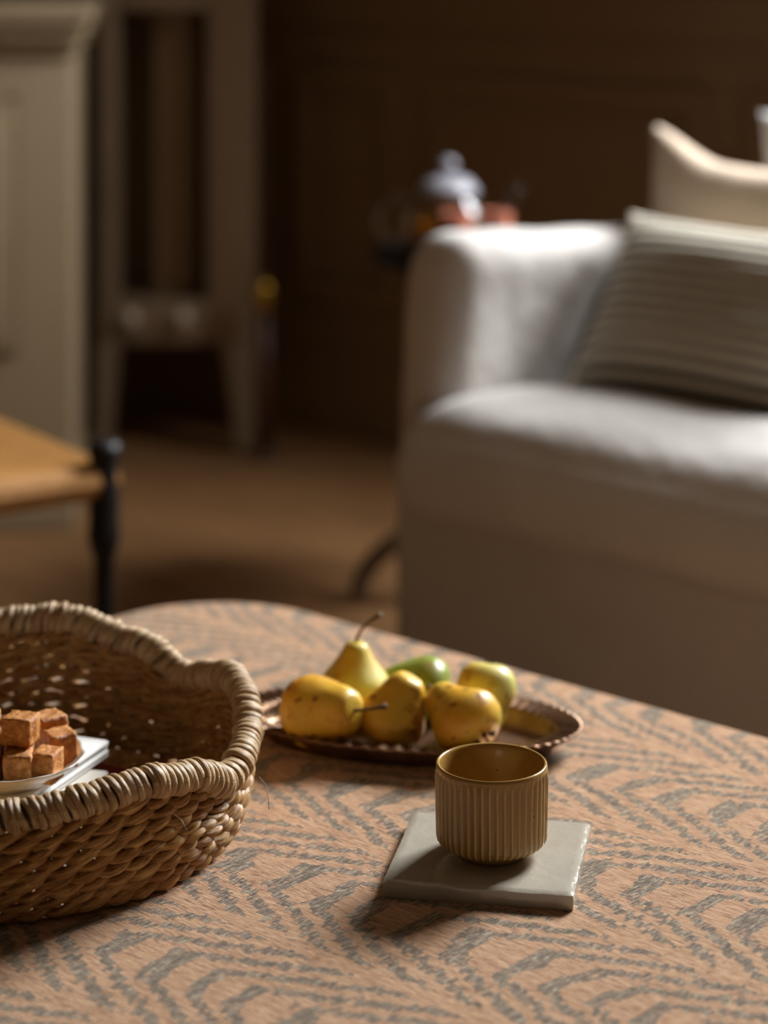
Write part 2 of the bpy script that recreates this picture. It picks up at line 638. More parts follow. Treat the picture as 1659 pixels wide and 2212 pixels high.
# ------------------------------------------------------------------ ottoman
TOP = 0.43
OA = R(-42)
ott = thing('ottoman', 'large upholstered ottoman table in tan cloth woven with grey chevrons', 'ottoman', (-0.0248, 1.825, 0), OA)
HX, HY, CR = 0.637, 0.475, 0.15
prof = [(0.03, 0.12), (0.008, 0.125), (0.0, 0.14), (0.0, TOP - 0.03)]
for i in range(1, 9):
    a = R(90 * i / 8)
    prof.append((0.028 * (1 - math.cos(a)), TOP - 0.03 + 0.030 * math.sin(a)))
prof.append((0.06, TOP))
link('upholstery', slab('upholstery', HX, HY, CR, prof, 14), M['cloth'], ott)
link('plinth', slab('plinth', HX - 0.03, HY - 0.03, CR - 0.03, [(0, 0.05), (0, 0.119)], 10), M['black'], ott)
for sx in (-1, 1):
    for sy in (-1, 1):
        link('foot', lathe('foot', [(0, 0), (0.022, 0), (0.028, 0.05), (0, 0.05)], 16), M['black'], ott, (sx * (HX - 0.13), sy * (HY - 0.13), 0))

# ------------------------------------------------------------------ tile coaster and cup
TH = 0.0122
tc = Vector((0.0802, 1.832, TOP))


def tile_mesh():
    n = 44
    h = 0.070
    bev = 0.0026
    xs = [-h + 2 * h * i / n for i in range(n + 1)]
    vs_, fs = [], []
    for j in range(n + 1):
        for i in range(n + 1):
            x, y = xs[i], xs[j]
            # wavering hand-cut edge
            ex = 0.0009 * nz(0.3, y, 0, 40) + 0.0005 * nz(0.7, y, 0, 120)
            ey = 0.0009 * nz(x, 0.9, 0, 40) + 0.0005 * nz(x, 0.2, 0, 120)
            X = x * (1 + ex / h)
            Y = y * (1 + ey / h)
            e = min(h - abs(x), h - abs(y))
            z = TH + 0.0007 * nz(x, y, 3, 28) + 0.00035 * nz(x, y, 5, 90)
            if e < bev + 0.0005:
                z -= 0.0015 if e < 1e-6 else 0.0002
            vs_.append((X, Y, z))
    w_ = n + 1
    for j in range(n):
        for i in range(n):
            fs.append((j * w_ + i, j * w_ + i + 1, (j + 1) * w_ + i + 1, (j + 1) * w_ + i))
    ring = [i for i in range(w_)] + [j * w_ + n for j in range(1, w_)] + [n * w_ + i for i in range(n - 1, -1, -1)] + [j * w_ for j in range(n - 1, 0, -1)]
    b0 = len(vs_)
    for k in ring:
        x, y, z = vs_[k]
        vs_.append((x * 1.006, y * 1.006, TH * 0.62))
    b1 = len(vs_)
    for k in ring:
        x, y, z = vs_[k]
        vs_.append((x * 1.0, y * 1.0, 0.0))
    m = len(ring)
    for k in range(m):
        k2 = (k + 1) % m
        fs.append((ring[k], b0 + k, b0 + k2, ring[k2]))
        fs.append((b0 + k, b1 + k, b1 + k2, b0 + k2))
    fs.append(tuple(b1 + k for k in range(m - 1, -1, -1)))
    me = mesh('coaster_tile', vs_, fs)
    bm = bmesh.new()
    bm.from_mesh(me)
    bmesh.ops.recalc_face_normals(bm, faces=bm.faces)
    bm.to_mesh(me)
    bm.free()
    me.set_sharp_from_angle(angle=R(55))
    return me


tl = link('coaster_tile', tile_mesh(), M['tile'], loc=tc, rot=(0, 0, R(-10.2)))
tag(tl, 'glossy square greige ceramic tile used as a coaster under the ochre cup', 'coaster')

cup = thing('cup', 'fluted ochre ceramic cup without handle standing on the square tile', 'cup', (0.0813, 1.827, TOP + TH + 0.0004))
CH = 0.0685
NF = 46


def cup_body():
    pr = []
    # outside, from foot joint up
    pr += [(0.0262, 0.0042), (0.0300, 0.0050), (0.0352, 0.0068), (0.0388, 0.0090), (0.0405, 0.0112), (0.0410, 0.0140)]
    for i in range(1, 11):
        z = 0.0140 + (CH - 0.0062 - 0.0140) * i / 10
        pr.append((0.0410 + 0.0010 * i / 10, z))
    pr += [(0.0421, CH - 0.0045), (0.0423, CH - 0.0025), (0.0420, CH - 0.0010), (0.0411, CH), (0.0398, CH - 0.0004), (0.0390, CH - 0.0022)]
    pr += [(0.0384, 0.050), (0.0380, 0.030), (0.0375, 0.018), (0.034, 0.0105), (0.026, 0.0080), (0.012, 0.0075), (0.0, 0.0075)]
    n_out = 16
    cnt = NF * 8
    attr = []

    def rf(th, r, z, i):
        amp = 0.0
        if 0 < i < n_out:
            amp = 0.00105
            if i <= 3:
                amp *= (0.25, 0.5, 0.85)[i - 1]
            if i >= n_out - 1:
                amp *= 0.5
        c = math.cos(th * NF + 0.5 * math.sin(3 * th) + 0.06 * math.sin(z * 300 + th * 9))
        ridge = max(0.0, c) ** 2.4
        if amp > 0:
            r = r - amp + 2 * amp * ridge
        attr.append(ridge * min(1, amp / 0.00105))
        return r, z

    me = lathe_raw('cup_body', pr, cnt, rf)
    a = me.attributes.new('ridge', 'FLOAT', 'POINT')
    a.data.foreach_set('value', attr)
    return me


def lathe_raw(name, prof, n, rfun):
    vs_, fs = [], []
    m = len(prof)
    for j in range(n):
        th = 2 * PI * j / n
        for i, (r, z) in enumerate(prof):
            r, z = rfun(th, r, z, i)
            vs_.append((r * math.cos(th), r * math.sin(th), z))
    for j in range(n):
        for i in range(m - 1):
            fs.append((j * m + i, ((j + 1) % n) * m + i, ((j + 1) % n) * m + i + 1, j * m + i + 1))
    return mesh(name, vs_, fs)


link('body', cup_body(), M['cup'], cup)
link('foot', lathe('foot', [(0, 0.0006), (0.0235, 0.0006), (0.0248, 0.0), (0.0262, 0.0005), (0.0266, 0.0046), (0, 0.0046)], 64), M['cup'], cup)

# ------------------------------------------------------------------ oval tray
tray = thing('tray', 'oval brown metal tray with a fluted rim, holding six pears', 'tray', (0.020, 2.105, TOP), R(-12))
TA, TB = 0.153, 0.087


def tray_mesh():
    # (inset from the rim edge, z, flute amplitude)
    pr = [(0.0295, 0.0000, 0), (0.0265, 0.0000, 0), (0.0235, 0.0050, 0), (0.010, 0.0145, 0.3), (0.002, 0.0195, 0.4), (-0.0004, 0.0208, 0.4), (0.0004, 0.0222, 0.4), (0.0024, 0.0220, 0.5),
          (0.0045, 0.0212, 1.0), (0.008, 0.0206, 1.3), (0.014, 0.0198, 1.3), (0.0195, 0.0192, 0.9), (0.0225, 0.0182, 0.3), (0.0240, 0.0140, 0), (0.0256, 0.0062, 0), (0.030, 0.0040, 0), (0.040, 0.0034, 0), (0.06, 0.0032, 0)]
    n = 420
    NFl = 66
    vs_, fs = [], []
    m = len(pr)
    for j in range(n):
        th = 2 * PI * j / n
        for ins, z, am in pr:
            w_ = math.cos(NFl * th)
            rr = ins - 0.0005 * am * w_ if ins < 0.003 else ins
            zz = z + 0.0015 * am * w_
            vs_.append(((TA - rr) * math.cos(th), (TB - rr) * math.sin(th), zz))
    for j in range(n):
        for i in range(m - 1):
            fs.append((j * m + i, ((j + 1) % n) * m + i, ((j + 1) % n) * m + i + 1, j * m + i + 1))
    fs.append(tuple(j * m + m - 1 for j in range(n)))
    fs.append(tuple(j * m for j in range(n - 1, -1, -1)))
    me = mesh('tray_body', vs_, fs)
    bm = bmesh.new()
    bm.from_mesh(me)
    bmesh.ops.recalc_face_normals(bm, faces=bm.faces)
    bm.to_mesh(me)
    bm.free()
    return me


link('dish', tray_mesh(), M['tray'], tray)
WELL = TOP + 0.0034


# ------------------------------------------------------------------ pears
def pear(label, centre, length, rad, axis, roll, mat, seed, neck=0.42, stem_len=0.022, stem_bend=(0.3, 0.1), bend=0.06, lump=0.05, cal=1.0, pw=1.0):
    """body axis runs from calyx (-) to stem (+). centre = x,y ; rests on the tray well"""
    nr, nl = 48, 34
    rnd = random.Random(seed)
    ox = rnd.random() * 50

    cp = [(0, 0), (0.02, 0.30), (0.08, 0.62), (0.19, 0.90), (0.33, 1.0), (0.46, 0.955), (0.58, 0.64 + neck * 0.32), (0.70, 0.32 + neck * 0.66), (0.82, 0.06 + neck * 0.93), (0.91, neck * 0.86), (0.965, neck * 0.60), (0.99, neck * 0.30), (1.0, 0.0)]
    cp = [(t_ ** pw, r_) for t_, r_ in cp]

    def rad_at(t):
        for q in range(len(cp) - 1):
            if cp[q][0] <= t <= cp[q + 1][0]:
                (t0, a0), (t1, a1) = cp[q], cp[q + 1]
                m0 = (cp[q + 1][1] - cp[q - 1][1]) / (cp[q + 1][0] - cp[q - 1][0]) if q else (a1 - a0) / (t1 - t0)
                m1 = (cp[q + 2][1] - cp[q][1]) / (cp[q + 2][0] - cp[q][0]) if q + 2 < len(cp) else (a1 - a0) / (t1 - t0)
                h = t1 - t0
                x = (t - t0) / h
                return max(0.0, (2 * x ** 3 - 3 * x * x + 1) * a0 + (x ** 3 - 2 * x * x + x) * h * m0 + (3 * x * x - 2 * x ** 3) * a1 + (x ** 3 - x * x) * h * m1)
        return 0.0

    pts = []
    for i in range(nl + 1):
        t = 0.5 - 0.5 * math.cos(PI * i / nl)
        r = rad_at(t) * rad
        z = (t - 0.40) * length
        if t < 0.10:                               # dimple at the calyx
            z += 0.0040 * (1 - t / 0.10) ** 1.3
        if t > 0.965:                              # dimple at the stem
            z -= 0.0016 * ((t - 0.965) / 0.035)
        cx = bend * length * math.sin(PI * min(1, max(0, (t - 0.3)))) ** 2
        ring = []
        for j in range(nr):
            th = 2 * PI * j / nr
            d = 1 + lump * (nz(math.cos(th) * 1.1 + ox, math.sin(th) * 1.1, t * 2.6) * 1.0) + lump * 0.35 * nz(math.cos(th) * 3 + ox, math.sin(th) * 3, t * 7)
            ring.append(Vector((cx + r * d * math.cos(th), r * d * math.sin(th), z)))
        pts.append(ring)
    ax = Vector(axis).normalized()
    q = Vector((0, 0, 1)).rotation_difference(ax)
    rot = q.to_matrix() @ Matrix.Rotation(R(roll), 3, 'Z')
    lo = min((rot @ v).z for ring in pts for v in ring)
    root = thing('pear', label, 'pear', (centre[0], centre[1], WELL + 0.0003), 0.0, 'pears on the oval tray')
    off = Vector((0, 0, -lo))
    vs_ = [rot @ v + off for ring in pts for v in ring]
    fs = []
    for i in range(nl):
        for j in range(nr):
            fs.append((i * nr + j, i * nr + (j + 1) % nr, (i + 1) * nr + (j + 1) % nr, (i + 1) * nr + j))
    me = mesh('pear_body', vs_, fs)
    bm = bmesh.new()
    bm.from_mesh(me)
    bmesh.ops.remove_doubles(bm, verts=bm.verts, dist=1e-5)
    bmesh.ops.recalc_face_normals(bm, faces=bm.faces)
    bm.to_mesh(me)
    bm.free()
    me.polygons.foreach_set('use_smooth', [True] * len(me.polygons))
    link('flesh', me, mat, root)
    # stem
    c_top = sum(pts[-1], Vector()) / nr
    base = c_top - Vector((0, 0, 0.002))
    sp, sr = [], []
    for i in range(9):
        f = i / 8
        sp.append(rot @ (base + Vector((stem_bend[0] * stem_len * f * f, stem_bend[1] * stem_len * f * f, stem_len * f))) + off)
        sr.append(0.0017 - 0.0004 * math.sin(PI * f) + (0.0009 * max(0, f - 0.8) / 0.2))
    if stem_len > 0:
        link('stem', tube('stem', sp, sr, 8), M['stem'], root)
    # calyx: a little ragged crown in the dimple
    c_bot = sum(pts[0], Vector()) / nr
    cv, cf = [], []
    for k in range(5):
        a = 2 * PI * k / 5
        for da, rr, zz in ((-0.45, 0.0018, 0.0006), (0.45, 0.0018, 0.0006), (0.15, 0.0048, -0.0006), (0.0, 0.0030, -0.0022)):
            cv.append(rot @ (c_bot + cal * Vector((rr * math.cos(a + da), rr * math.sin(a + da), zz))) + off)
        b_ = 4 * k
        cf += [(b_, b_ + 1, b_ + 2), (b_, b_ + 3, b_ + 1), (b_ + 1, b_ + 3, b_ + 2), (b_, b_ + 2, b_ + 3)]
    link('calyx', mesh('calyx', cv, cf, False), M['calyx'], root)
    return root


pear('yellow pear lying at the left front of the tray, stem pointing right', (-0.0590, 2.078), 0.076, 0.0305, (0.72, -0.64, 0.24), 20, M['pear_yellow'], 3, neck=0.66, stem_len=0.029, stem_bend=(0.35, 0.2))
pear('pale yellow pear standing upright at the back of the tray with a long stem', (-0.026, 2.143), 0.076, 0.0305, (0.03, 0.02, 1), 0, M['pear_pale'], 11, neck=0.40, stem_len=0.028, stem_bend=(0.75, -0.15), bend=0.0, pw=0.74)
pear('green pear lying behind the yellow ones on the tray', (0.036, 2.150), 0.068, 0.0275, (-0.92, 0.15, -0.06), 60, M['pear_green'], 5, neck=0.62, stem_len=0.010)
pear('yellow speckled pear in the front middle of the tray with a knobbly shoulder', (0.0065, 2.078), 0.066, 0.0305, (0.40, 0.02, 0.86), 10, M['pear_yellow'], 8, neck=0.56, stem_len=0.0, lump=0.13, bend=0.02)
pear('yellow spotted pear in front at the right with its dark blossom end facing forward', (0.0695, 2.056), 0.070, 0.0305, (-0.56, 0.60, 0.44), 140, M['pear_yellow'], 21, neck=0.52, stem_len=0.008, cal=2.6)
pear('smooth yellow-green pear at the right back of the tray', (0.090, 2.118), 0.064, 0.0262, (-0.10, -0.22, -0.95), 80, M['pear_pale'], 31, neck=0.66, stem_len=0.0, bend=0.03)

# ------------------------------------------------------------------ basket
BC = Vector((-0.303, 1.910, TOP))
bk = thing('basket', 'round woven seagrass basket with a thick wrapped wavy rim', 'basket', BC)
_rz = [(-180, .086), (-150, .080), (-115, .078), (-81, .081), (-50, .089), (-36, .082), (-21, .063), (0, .073), (14, .088), (26, .092), (36, .083), (46, .074), (62, .092), (84, .108), (99, .104), (125, .088), (150, .080), (180, .086)]


def rim_z(deg):
    d = (deg + 180) % 360 - 180
    for (a, za), (b, zb) in zip(_rz, _rz[1:]):
        if a <= d <= b:
            f = (d - a) / (b - a)
            f = f * f * (3 - 2 * f)
            return za + (zb - za) * f
    return .086


RIM_R = 0.1955


def wall_r(k):
    return 0.1845 + 0.0085 * k + 0.004 * math.sin(PI * k)


NROW = 9
TURNS = 27
for row in range(NROW):
    f = row / (NROW - 1)
    ph0 = (row % 2) * PI / 2 + random.uniform(-0.5, 0.5)
    for st in range(2):
        NP = TURNS * 18
        pts, rr = [], []
        for i in range(NP):
            th = 2 * PI * i / NP
            deg = math.degrees(th)
            z0 = 0.0073
            z1 = rim_z(deg) - 0.0155
            ax = z0 + (z1 - z0) * f + 0.0011 * nz(math.cos(th) * 4, math.sin(th) * 4, row * 3.1)
            ph = TURNS * th + ph0 + st * PI + 0.55 * nz(math.cos(th) * 6, math.sin(th) * 6, row * 5.7)
            hr, hz = 0.0034, 0.0024
            rad_ = wall_r(f) + hr * math.cos(ph) + 0.0013 * nz(math.cos(th) * 5, math.sin(th) * 5, row * 2.3 + 9)
            pts.append((rad_ * math.cos(th), rad_ * math.sin(th), ax + hz * math.sin(ph)))
            rr.append(0.0030 * max(0.9, min(1.17, (z1 - z0) / (NROW - 1) / 0.0072)) + 0.0009 * math.cos(ph) + 0.0007 * nz(math.cos(th) * 11, math.sin(th) * 11, row * 7 + st * 3))
        link('strand', tube('strand', pts, rr, 11, closed=True, crease=0.13, twist=150 + 20 * st), M['strand'], bk)

for k in range(2 * TURNS):
    th = 2 * PI * (k + 0.25) / (2 * TURNS)
    deg = math.degrees(th)
    p0 = []
    for i in range(6):
        f = i / 5
        z = 0.004 + (rim_z(deg) - 0.008 - 0.004) * f
        r_ = wall_r(f) - 0.0005
        p0.append((r_ * math.cos(th), r_ * math.sin(th), z))
    link('stake', tube('stake', p0, 0.0027, 6), M['stake'], bk)

# woven base: concentric rounds
bp = [(0.0, 0.0030)]
for i in range(1, 100):
    r_ = 0.184 * i / 99
    bp.append((r_, 0.0032 + 0.0014 * math.sin(i * 2 * PI / 5)))
bp += [(0.186, 0.0022), (0.184, 0.0006), (0.0, 0.0006)]
link('base', lathe('base', bp, 72), M['strand'], bk)

# rim: core and wraps
core = []
for i in range(180):
    th = 2 * PI * i / 180
    core.append((RIM_R * math.cos(th), RIM_R * math.sin(th), rim_z(math.degrees(th))))
link('rim_core', tube('rim_core', core, 0.0092, 10, closed=True), M['core'], bk)


def wrap_mesh(seed):
    """one turn of straw around the rim; x along the rim"""
    rnd = random.Random(seed)
    n, m = 22, 8
    ox = rnd.random() * 90
    tilt = 0.0022 + rnd.random() * 0.0016
    vs_, fs, uv = [], [], []
    for i in range(n):
        a = 2 * PI * i / n
        Rr = 0.0100 + 0.0006 * nz(math.cos(a) + ox, math.sin(a), 0, 1.3)
        hw = 0.0033 + 0.0008 * nz(math.cos(a) + ox, math.sin(a) + 7, 0, 1.5)
        cx = tilt * math.sin(a) + 0.0006 * nz(math.cos(a) + ox, math.sin(a) + 3, 0, 1.7)
        for k in range(m):
            b = 2 * PI * k / m
            t = 0.0022 * math.sin(b)
            if math.sin(b) > 0:
                t *= 1.15 - 0.25 * abs(math.cos(3 * b + ox))
            rr = Rr + t
            vs_.append((cx + hw * math.cos(b), rr * math.cos(a), rr * math.sin(a)))
            uv.append((i / n * 0.07, k / m))
    for i in range(n):
        for k in range(m):
            fs.append((i * m + k, ((i + 1) % n) * m + k, ((i + 1) % n) * m + (k + 1) % m, i * m + (k + 1) % m))
    return mesh('wrap', vs_, fs, True, uv)


wraps = [wrap_mesh(s) for s in range(9)]
NW = 216
for k in range(NW):
    th = 2 * PI * k / NW + random.uniform(-0.0035, 0.0035)
    deg = math.degrees(th)
    e = 0.6
    pa = Vector((RIM_R * math.cos(R(deg - e)), RIM_R * math.sin(R(deg - e)), rim_z(deg - e)))
    pb = Vector((RIM_R * math.cos(R(deg + e)), RIM_R * math.sin(R(deg + e)), rim_z(deg + e)))
    t = (pb - pa).normalized()
    rad_v = Vector((math.cos(th), math.sin(th), 0))
    y = (rad_v - t * rad_v.dot(t)).normalized()
    z = t.cross(y)
    s = random.uniform(0.93, 1.10)
    mt = Matrix((t, y * s, z * s)).transposed().to_4x4()
    yaw = Matrix.Rotation(random.uniform(-0.20, 0.20), 4, 'Z')
    mt = mt @ yaw
    mt.translation = (pa + pb) / 2 + Vector((0, 0, random.uniform(-0.0006, 0.0006)))
    o = link('rim_wrap', wraps[k % 9 if k % 5 else random.randrange(9)], M['wrap'], bk)
    o.matrix_local = mt
# loose straws
for pts in ([(0.2065, -0.045, 0.056), (0.2115, -0.050, 0.052), (0.2145, -0.056, 0.043), (0.2150, -0.060, 0.036)],
            [(0.150, -0.148, 0.066), (0.156, -0.152, 0.063), (0.160, -0.158, 0.058)]):
    link('loose_straw', tube('loose_straw', pts, 0.0003, 5), M['wrap'], bk)

# ------------------------------------------------------------------ basket contents


def sheet_stack(name, label, cat, corner, ang, lx, ly, z0, z1, mat, pages=1, pmat=None, puff=0.0):
    """rectangle whose far right corner is given; local -x, -y from it"""
    t = thing(name, label, cat, (corner[0], corner[1], z0), ang)
    dz = (z1 - z0) / pages
    for i in range(pages):
        sh = 0.0012 * math.sin(i * 2.3)
        pr = [(0.0012, i * dz + 0.0001), (0.0, i * dz + dz * 0.35), (0.0, i * dz + dz * 0.7), (0.0012, (i + 1) * dz - 0.0001)]
        me = slab('leaf', lx / 2, ly / 2, 0.004, pr, 4)
        link('leaf' if pages > 1 else 'cover', me, pmat if (pmat and i % 2) else mat, t, (-lx / 2 + sh, -ly / 2 - sh, 0))
    return t


zb = TOP + 0.0052
sheet_stack('magazine', 'dark red magazine at the bottom of the basket', 'magazine', (-0.196, 1.985), R(-32), 0.19, 0.14, zb, zb + 0.0105, M['red'])
sheet_stack('booklet', 'cream paper booklet lying on the red magazine', 'booklet', (-0.222, 1.962), R(-12), 0.15, 0.115, zb + 0.0108, zb + 0.0200, M['paper2'], 3, M['paper'])
sheet_stack('napkin', 'stack of folded white paper napkins under the fudge plate', 'napkins', (-0.226, 1.994), R(-22), 0.150, 0.150, zb + 0.0203, TOP + 0.0395, M['paper'], 4)

PC = Vector((-0.297, 1.905, TOP + 0.0398))
pl = thing('plate', 'small white china plate with a wavy rim holding fudge cubes', 'plate', PC)


def plate_rf(th, r, z, i):
    if z > 0.008:
        k = (z - 0.008) / 0.011
        return r * (1 + 0.016 * k * math.cos(12 * th)), z + 0.0006 * k * math.cos(12 * th)
    return r, z


ppr = [(0, 0.0012), (0.030, 0.0012), (0.0315, 0.0), (0.034, 0.0), (0.035, 0.0024), (0.047, 0.0085), (0.0570, 0.0150), (0.0606, 0.0186), (0.0612, 0.0194), (0.0604, 0.0198), (0.0585, 0.0186),
       (0.0510, 0.0125), (0.042, 0.0075), (0.034, 0.0055), (0.02, 0.0050), (0, 0.0050)]
link('dish', lathe('dish', ppr, 96, plate_rf), M['china'], pl)


def fudge_mesh(seed, sx, sy, sz):
    bm = bmesh.new()
    bmesh.ops.create_cube(bm, size=1.0)
    bmesh.ops.subdivide_edges(bm, edges=list(bm.edges), cuts=9, use_grid_fill=True)
    for v in bm.verts:
        c = v.co
        m_ = sorted((abs(c.x), abs(c.y), abs(c.z)))
        edge = max(0, m_[1] - 0.40) / 0.10
        rnd_ = 1 - 0.045 * edge
        p = Vector((c.x * sx, c.y * sy, c.z * sz)) * rnd_
        k = 0.0011 * nz(c.x + seed * 7.3, c.y, c.z, 2.2) + 0.0008 * nz(c.x + seed, c.y, c.z, 8) + 0.0004 * nz(c.x + seed, c.y, c.z, 20)
        v.co = p + c.normalized() * k
    me = bpy.data.meshes.new('fudge_cube')
    bm.to_mesh(me)
    bm.free()
    me.polygons.foreach_set('use_smooth', [True] * len(me.polygons))
    return me


PT = PC.z + 0.0052 + 0.0006
HS = 0.0245
# x, y, z centre ; rot ; size ; label
FZ1 = PT + HS / 2
FZ2 = FZ1 + HS + 0.001
fud = [
    (-0.2850, 1.887, FZ1, 4, (.0225, .035, .0245), 'fudge cube in the middle of the front row, below the top cube'),
    (-0.2630, 1.886, FZ1 - 0.0005, -18, (.0195, .022, .0240), 'fudge cube at the right end of the front row'),
    (-0.3090, 1.892, FZ1, -2, (.0225, .033, .0245), 'fudge cube at the front left, half cut off by the picture edge'),
    (-0.2570, 1.916, FZ1 + 0.0020, 28, (.022, .024, .0275), 'fudge piece leaning at the far right of the plate'),
    (-0.2850, 1.896, FZ2 - 0.001, -16, (.0250, .022, .0215), 'topmost fudge cube of the heap'),
    (-0.2690, 1.940, FZ1 + 0.0048, 34, (.024, .022, .0335), 'rounded fudge piece behind the topmost cube'),
    (-0.3125, 1.900, FZ2 - 0.001, 10, (.022, .022, .0225), 'fudge cube on the upper left, cut off by the picture edge'),
]
for i, (x, y, z, rz, sz, lb) in enumerate(fud):
    o = link('fudge_cube', fudge_mesh(i + 1, *sz), M['fudge'], loc=(x, y, z), rot=(R(random.uniform(-2, 2)), R(random.uniform(-2, 2)), R(rz)))
    tag(o, lb, 'fudge', 'fudge cubes on the white plate')

# ------------------------------------------------------------------ sofa
SF = Vector((0.006, 3.250, 0))
SOFA = R(-44)


def on_sofa(x, y, z):
    return SF + Matrix.Rotation(SOFA, 3, 'Z') @ Vector((x, y, z))


sofa = thing('sofa', 'white linen slipcovered sofa with rounded arm and deep seat cushion', 'sofa', SF, SOFA)
SW, SD = 2.0, 0.86


def soft_box(name, x0, x1, y0, y1, z0, z1, rad_, seg=5, wob=0.0, cuts=0, seed=0, zf=None):
    bm = bmesh.new()
    r = bmesh.ops.create_cube(bm, size=1.0)
    for v in bm.verts:
        v.co = Vector(((x0 + x1) / 2 + v.co.x * (x1 - x0), (y0 + y1) / 2 + v.co.y * (y1 - y0), (z0 + z1) / 2 + v.co.z * (z1 - z0)))
    bmesh.ops.bevel(bm, geom=list(bm.edges), offset=rad_, segments=seg, affect='EDGES', profile=0.5)
    if cuts:
        bmesh.ops.subdivide_edges(bm, edges=[e for e in bm.edges if e.calc_length() > 0.12], cuts=cuts, use_grid_fill=True)
        bmesh.ops.triangulate(bm, faces=[f for f in bm.faces if len(f.verts) > 4])
    for v in bm.verts:
        if zf:
            v.co = Vector(zf(*v.co))
        if wob:
            c = v.co
            v.co = c + Vector((nz(c.x + seed, c.y, c.z, 7), nz(c.x, c.y + seed, c.z, 7), nz(c.x, c.y, c.z + seed, 7))) * wob
    me = bpy.data.meshes.new(name)
    bm.to_mesh(me)
    bm.free()
    me.polygons.foreach_set('use_smooth', [True] * len(me.polygons))
    return me


def grid_box(name, x0, x1, y0, y1, z0, z1, r, n=(30, 30, 14), fn=None):
    """rounded box as a dense grid so that it can be shaped; fn(x,y,z)->xyz"""
    bm = bmesh.new()
    bmesh.ops.create_cube(bm, size=2.0)
    me = bpy.data.meshes.new(name)
    bm.free()
    hx, hy, hz = (x1 - x0) / 2, (y1 - y0) / 2, (z1 - z0) / 2
    cx, cy, cz = (x0 + x1) / 2, (y0 + y1) / 2, (z0 + z1) / 2
    vs_, fs, idx = [], [], {}

    def vid(i, j, k):
        key = (i, j, k)
        if key not in idx:
            # cosine spacing packs points towards the rounded edges
            def sp(a, m):
                t = a / m * 2 - 1
                return math.copysign(1 - (1 - abs(t)) ** 1.7, t)
            p = Vector((sp(i, n[0]) * hx, sp(j, n[1]) * hy, sp(k, n[2]) * hz))
            q = Vector((max(-hx + r, min(hx - r, p.x)), max(-hy + r, min(hy - r, p.y)), max(-hz + r, min(hz - r, p.z))))
            d = p - q
            if d.length > 1e-9:
                # cube-shell point pushed onto the rounded shell
                p = q + d.normalized() * r if max(abs(d.x), abs(d.y), abs(d.z)) > r * 0.999 else q + d
                p = q + d.normalized() * r
            p = p + Vector((cx, cy, cz))
            if fn:
                p = Vector(fn(*p))
            idx[key] = len(vs_)
            vs_.append(p)
        return idx[key]

    a, b, c = n
    for i in range(a):
        for j in range(b):
            fs.append((vid(i, j, 0), vid(i, j + 1, 0), vid(i + 1, j + 1, 0), vid(i + 1, j, 0)))
            fs.append((vid(i, j, c), vid(i + 1, j, c), vid(i + 1, j + 1, c), vid(i, j + 1, c)))
    for i in range(a):
        for k in range(c):
            fs.append((vid(i, 0, k), vid(i + 1, 0, k), vid(i + 1, 0, k + 1), vid(i, 0, k + 1)))
            fs.append((vid(i, b, k), vid(i, b, k + 1), vid(i + 1, b, k + 1), vid(i + 1, b, k)))
    for j in range(b):
        for k in range(c):
            fs.append((vid(0, j, k), vid(0, j, k + 1), vid(0, j + 1, k + 1), vid(0, j + 1, k)))
            fs.append((vid(a, j, k), vid(a, j + 1, k), vid(a, j + 1, k + 1), vid(a, j, k + 1)))
    me.from_pydata([tuple(v) for v in vs_], [], fs)
    me.polygons.foreach_set('use_smooth', [True] * len(me.polygons))
    me.update()
    return me


def base_fn(x, y, z):
    if y < 0.05:                                   # loose skirt, a few soft folds
        y += 0.004 * math.sin(x * 9) + 0.006 * nz(x, z, 2, 5)
    return x, y, z


link('skirt', grid_box('skirt', 0.004, SW - 0.004, 0.0, SD, 0.012, 0.372, 0.02, (44, 16, 10), base_fn), M['linen'], sofa)


def cush_fn(x, y, z):
    u = (x - 0.06) / (SW - 0.12)
    v = (y + 0.055) / 0.72
    e = min(u * (SW - 0.12), (1 - u) * (SW - 0.12), v * 0.72, (1 - v) * 0.72)
    cr = 1 - math.exp(-max(0, e) / 0.055)
    if z > 0.415:
        dip = max(0.0, min(1.0, (y - 0.10) / 0.14))
        dip = dip * dip * (3 - 2 * dip)
        z += (0.068 - 0.036 * dip) * cr + 0.008 * nz(x, y, 1, 5)
    if y < 0:
        y -= 0.015 * math.sin(PI * max(0, min(1, (z - 0.35) / 0.12)))
        z += 0.006 * nz(x, 0, 4, 6)
    return x, y, z


link('seat_cushion', grid_box('seat_cushion', 0.06, SW - 0.06, -0.055, 0.665, 0.350, 0.462, 0.036, (60, 30, 12), cush_fn), M['linen'], sofa)


def arm_fn(side):
    def f(x, y, z):
        t = (z - 0.30) / 0.43
        if z > 0.5:
            z -= 0.055 * max(0, min(1, y / 0.7))
            z += 0.006 * nz(x, y, side, 9)
        # loose cover: slight inward lean of the outer side near the top
        k = max(0, t - 0.55)
        xo = x if side == 0 else SW - x
        xo += 0.17 * k * k
        xo += 0.004 * nz(y, z, side + 3, 8)
        y += 0.004 * nz(x, z, side + 5, 10)
        x = xo if side == 0 else SW - xo
        return x, y, z
    return f


